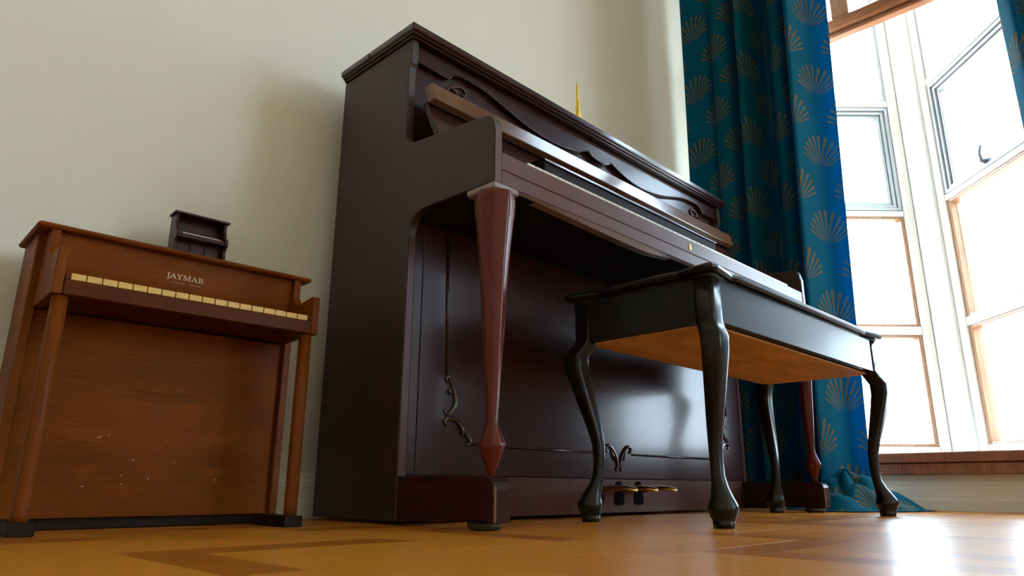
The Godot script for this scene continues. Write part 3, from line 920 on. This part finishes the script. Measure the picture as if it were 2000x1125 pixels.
# ---------------------------------------------------------------- bench
func bench() -> void:
	var t := thing("piano_bench", "black wooden piano bench with cabriole legs drawn up to the upright piano", "bench", Vector3(1.682, 0, -0.816), -0.010)
	var lx := 0.439
	var lz := 0.154
	# legs: (height, step outwards along the diagonal, half side, roundness)
	var prof := [[0.4735, 0.0, 0.021, 0.0], [0.388, 0.0, 0.021, 0.0], [0.372, 0.007, 0.0215, 0.05], [0.352, 0.0185, 0.0225, 0.1], [0.325, 0.0180, 0.0215, 0.12], [0.285, 0.0105, 0.0192, 0.16], [0.240, 0.001, 0.0165, 0.2], [0.200, -0.008, 0.0140, 0.3], [0.160, -0.0145, 0.0118, 0.4], [0.120, -0.0150, 0.0110, 0.6], [0.092, -0.0125, 0.0118, 0.75], [0.072, -0.0070, 0.0155, 0.9], [0.054, -0.0010, 0.0215, 1.0], [0.042, 0.0015, 0.0265, 1.0], [0.036, 0.0018, 0.0280, 1.0], [0.031, 0.0018, 0.0278, 1.0], [0.020, 0.0010, 0.0245, 1.0], [0.0125, 0.0005, 0.0195, 1.0], [0.0115, 0.0005, 0.0205, 1.0], [0.0015, 0.0005, 0.0195, 1.0], [0.0, 0.0005, 0.0185, 1.0]]
	for sx in [-1.0, 1.0]:
		for sz in [-1.0, 1.0]:
			var st := new_st(true)
			var rings := []
			for i in prof.size():
				var q: Array = prof[i]
				rings.append(section(sx * (lx + q[1] * 0.95), q[0], sz * (lz + q[1] * 0.95), q[2], q[2], q[3], 28))
			loft(st, rings)
			put(t, "leg", st, M.ebony_v)
	# aprons
	var y0 := 0.3845
	var y1 := 0.4735
	for s in [-1.0, 1.0]:
		put(t, "apron", sbox(Vector3(-lx + 0.0212, y0, s * (lz + 0.010) - 0.008), Vector3(lx - 0.0212, y1, s * (lz + 0.010) + 0.008), 0.001), M.ebony)
		put(t, "apron", sbox(Vector3(s * (lx + 0.010) - 0.008, y0, -lz + 0.0212), Vector3(s * (lx + 0.010) + 0.008, y1, lz - 0.0212), 0.001), M.ebony)
	put(t, "bottom_board", sbox(Vector3(-lx + 0.003, y0 - 0.005, -lz + 0.003), Vector3(lx - 0.003, y0 - 0.0005, lz - 0.003)), M.ply, "unpainted orange plywood bottom board")
	# top with eared corners and a moulded edge
	var tx := lx + 0.040
	var tz := lz + 0.038
	var outline := PackedVector2Array()
	for e in [[1, 1], [-1, 1], [-1, -1], [1, -1]]:
		var run := [[tx - 0.008, tz - 0.115], [tx - 0.009, tz - 0.100], [tx - 0.014, tz - 0.088], [tx - 0.010, tz - 0.075], [tx - 0.003, tz - 0.045], [tx + 0.001, tz - 0.018], [tx - 0.004, tz - 0.004], [tx - 0.018, tz + 0.001], [tx - 0.045, tz - 0.003], [tx - 0.085, tz - 0.010], [tx - 0.105, tz - 0.014], [tx - 0.118, tz - 0.009], [tx - 0.135, tz - 0.008]]
		if e[0] * e[1] < 0:
			run.reverse()
		for q in run:
			outline.append(Vector2(q[0] * e[0], q[1] * e[1]))
	var top := new_st()
	prism(top, outline, "y", 0.4800, 0.4955, 0.005)
	var lowered := PackedVector2Array()
	for q in outline:
		lowered.append(q * Vector2((tx - 0.014) / tx, (tz - 0.014) / tz))
	prism(top, lowered, "y", 0.4737, 0.4799, 0.002)
	put(t, "top", top, M.ebony)

# ---------------------------------------------------------------- candle on the piano
func candle() -> void:
	var t := thing("taper_candle", "slim yellow taper candle standing on the upright piano's lid", "candle", Vector3(1.516, 1.0957, -1.200), 0.0)
	var base := new_st(true)
	lathe(base, [[0.0001, 0.0], [0.022, 0.0], [0.022, 0.004], [0.013, 0.007], [0.012, 0.018], [0.0001, 0.018]], Vector3.ZERO, 20)
	put(t, "holder", base, M.brass)
	var st := new_st(true)
	var rings := []
	for i in 26:
		var u := float(i) / 25.0
		var y := lerpf(0.018, 0.172, u)
		var r := lerpf(0.0110, 0.0018, pow(u, 0.85))
		var ring := PackedVector3Array()
		for k in 18:
			var th := TAU * k / 18
			var rr := r * (1.0 + 0.16 * cos(3.0 * th + u * 15.0))
			ring.append(Vector3(cos(th) * rr - 0.004 * u * u, y, sin(th) * rr))
		rings.append(ring)
	loft(st, rings)
	put(t, "wax", st, M.candle)
	var w := new_st(true)
	tube(w, [Vector3(-0.004, 0.170, 0), Vector3(-0.0045, 0.177, 0), Vector3(-0.0060, 0.183, 0)], [0.0012, 0.0012, 0.0007], 6)
	put(t, "wick", w, M.wick)

# ---------------------------------------------------------------- curtains
func sheet(section_top: Array, section_low: Array, y_top: float, y_low: float, back: float, rows: int, mat: Material) -> ArrayMesh:
	var a := curve(section_top, 8)
	var b := curve(section_low, 8)
	var along := [0.0]
	for i in range(1, a.size()):
		along.append(along[i - 1] + a[i].distance_to(a[i - 1]))
	var st := SurfaceTool.new()
	st.begin(Mesh.PRIMITIVE_TRIANGLES)
	st.set_smooth_group(0)
	for i in a.size():
		for j in rows + 1:
			var v := float(j) / rows
			var q: Vector2 = a[i].lerp(b[i], v)
			var wob := 0.006 * sin(i * 0.35 + v * 5.0) * v
			st.set_uv(Vector2(along[i] / 0.26, (1.0 - v) * -(y_top - y_low) / 0.306))
			st.add_vertex(Vector3(q.y + back + wob, lerpf(y_top, y_low, v), q.x))
	for i in a.size() - 1:
		for j in rows:
			var p := i * (rows + 1) + j
			for k in [p, p + 1, p + rows + 1, p + 1, p + rows + 2, p + rows + 1]:
				st.add_index(k)
	st.generate_normals()
	var m := st.commit()
	m.surface_set_material(0, mat)
	return m

func curtains() -> void:
	# cross-sections: (z, x)
	var top := [Vector2(-1.405, 2.560), Vector2(-1.394, 2.555), Vector2(-1.348, 2.545), Vector2(-1.284, 2.540), Vector2(-1.261, 2.565), Vector2(-1.248, 2.545), Vector2(-1.202, 2.520), Vector2(-1.165, 2.535), Vector2(-1.149, 2.605), Vector2(-1.138, 2.635), Vector2(-1.127, 2.565), Vector2(-1.106, 2.500), Vector2(-1.078, 2.500), Vector2(-1.064, 2.585), Vector2(-1.048, 2.665), Vector2(-1.014, 2.625), Vector2(-0.977, 2.565), Vector2(-0.941, 2.565), Vector2(-0.923, 2.615), Vector2(-0.907, 2.565), Vector2(-0.883, 2.480), Vector2(-0.865, 2.465), Vector2(-0.847, 2.505), Vector2(-0.822, 2.575), Vector2(-0.790, 2.605), Vector2(-0.755, 2.610)]
	var low := []
	for q in top:
		var u: float = (q.x + 1.405) / 0.65
		low.append(Vector2(-1.430 + u * 0.575 + 0.008 * sin(u * 9.0), q.y + 0.012 * sin(u * 14.0)))
	var c := thing("curtain", "heavy teal velvet curtain with gold shell fans beside the upright piano", "curtain")
	put_mesh(c, "drape", sheet(top, low, 3.02, 0.008, 0.0, 40, M.cloth))
	var lt := []
	var ll := []
	for i in range(2, top.size() - 5):
		lt.append(Vector2(top[i].x, lerpf(top[i].y, 2.63, 0.75)))
		var u: float = (top[i].x + 1.405) / 0.65
		ll.append(Vector2(low[i].x + 0.012 * u, lerpf(low[i].y, 2.63, 0.75)))
	put_mesh(c, "lining", sheet(lt, ll, 3.02, 0.012, 0.055, 12, M.lining), "white curtain lining")
	# the hem lies in folds on the floor
	var st := SurfaceTool.new()
	st.begin(Mesh.PRIMITIVE_TRIANGLES)
	st.set_smooth_group(0)
	var nr := 40
	var na := 144
	for i in nr + 1:
		for k in na + 1:
			var th := TAU * k / na
			var rho := float(i) / nr
			var ext := 0.185 + 0.020 * sin(2.0 * th + 0.6) + 0.014 * sin(5.0 * th)
			# a tongue of cloth reaches along the skirting towards the room
			var tongue := exp(-pow(angle_difference(th, 0.80) / 0.40, 2.0))
			ext += 0.10 * tongue
			var d := Vector2(cos(th), sin(th)) * ext * rho
			var roll := absf(sin(th * 2.5 + rho * 4.0 + 0.4)) * 0.6 + absf(sin(rho * 7.5 - th * 1.5 + 0.9)) * 0.4
			var hgt := 0.125 * (1.0 - smoothstep(-0.1, 1.0, rho)) * (0.72 + 0.42 * lerpf(0.6, roll, smoothstep(0.0, 0.45, rho))) + 0.016 * roll * smoothstep(1.0, 0.82, rho)
			st.set_uv(Vector2(d.x / 0.26 * 1.4, d.y / 0.306 * 1.4 + rho * 0.6))
			st.add_vertex(Vector3(clampf(2.525 + d.x, 2.30, 2.778), maxf(hgt, 0.003), -0.905 + d.y))
	for i in nr:
		for k in na:
			var p := i * (na + 1) + k
			for q in [p, p + 1, p + na + 1, p + 1, p + na + 2, p + na + 1]:
				st.add_index(q)
	st.generate_normals()
	var m := st.commit()
	m.surface_set_material(0, M.cloth)
	put_mesh(c, "hem", m)
	# its counterpart at the other end of the bay
	var c2 := thing("curtain", "second teal velvet curtain hanging at the far end of the bay window", "curtain")
	var t2 := []
	var z := -0.258
	var flip := 0
	while z < 0.30:
		t2.append(Vector2(z, 2.655 + (0.045 if flip % 2 == 0 else -0.045)))
		z += 0.052
		flip += 1
	put_mesh(c2, "drape", sheet(t2, t2, 3.02, 0.02, 0.0, 30, M.cloth))

	# the next window has its own pair; this one shows as a blue reflection low in the piano
	var c3 := thing("curtain", "third teal velvet curtain hanging beside the next window", "curtain")
	var t3 := []
	z = 0.93
	while z < 1.46:
		t3.append(Vector2(z, 2.655 + (0.045 if flip % 2 == 0 else -0.045)))
		z += 0.052
		flip += 1
	put_mesh(c3, "drape", sheet(t3, t3, 3.02, 0.02, 0.0, 30, M.cloth))

# ---------------------------------------------------------------- herringbone floor
func floor_planks(fh: Vector3, right: Vector3) -> void:
	var f := frame_node("floor", "varnished honey-brown herringbone parquet floor", "floor")
	put(f, "subfloor", sbox(Vector3(XL - 0.15, -0.15, ZB - 0.15), Vector3(XW + 0.15, -0.010, ZF + 0.15)), M.subfloor)
	var w := 0.070
	var n := 4
	var rng := RandomNumberGenerator.new()
	rng.seed = 77
	var x0 := XL
	var z0 := ZB
	var cells_x := int(ceil((XW - x0) / w))
	var cells_z := int(ceil((ZF - z0) / w))
	var all := []
	for j in range(-n, cells_z + 1):
		for i in range(-n, cells_x + 1):
			var k := posmod(i - j, 2 * n)
			var lo: Vector2
			var hi: Vector2
			var turned := false
			if k == 0:
				lo = Vector2(i, j)
				hi = Vector2(i + n, j + 1)
			elif k == 2 * n - 1:
				lo = Vector2(i, j)
				hi = Vector2(i + 1, j + n)
				turned = true
			else:
				continue
			lo = Vector2(x0, z0) + lo * w
			hi = Vector2(x0, z0) + hi * w
			var full := lo.x >= x0 - 0.001 and hi.x <= XW + 0.001 and lo.y >= z0 - 0.001 and hi.y <= ZF
			lo = lo.max(Vector2(x0, z0))
			hi = hi.min(Vector2(XW, ZF))
			if hi.x - lo.x < 0.004 or hi.y - lo.y < 0.004:
				continue
			var c := (lo + hi) * 0.5
			var v := Vector3(c.x, 0, c.y)
			var depth := v.dot(fh)
			var across := v.dot(right)
			var seen := depth > 0.30 and absf(across) < depth * 0.76 + 0.2
			all.append({"lo": lo, "hi": hi, "turned": turned, "full": full, "score": depth if seen and full else 100.0 + v.length(), "tone": rng.randi() % 6, "lift": rng.randf_range(-0.00008, 0.0)})
	all.sort_custom(func(p, q): return p.score < q.score)
	var meshes := []
	for k in 6:
		meshes.append(mesh_of(sbox(Vector3(-n * w * 0.5 + 0.0001, -0.010, -w * 0.5 + 0.0001), Vector3(n * w * 0.5 - 0.0001, 0.0, w * 0.5 - 0.0001), 0.0001), M.planks[k]))
	var rest := new_st()
	var made := 0
	for q in all:
		if made < 300 and q.score < 100.0:
			made += 1
			var o := put_mesh(f, "plank", meshes[q.tone])
			var c: Vector2 = (q.lo + q.hi) * 0.5
			o.position = Vector3(c.x, q.lift, c.y)
			if q.turned:
				o.rotation.y = PI / 2
		else:
			box(rest, Vector3(q.lo.x + 0.0005, -0.010, q.lo.y + 0.0005), Vector3(q.hi.x - 0.0005, q.lift, q.hi.y - 0.0005))
	var ro := put(f, "plank_field", rest, M.planks[1])
	ro.set_meta("kind", "stuff")
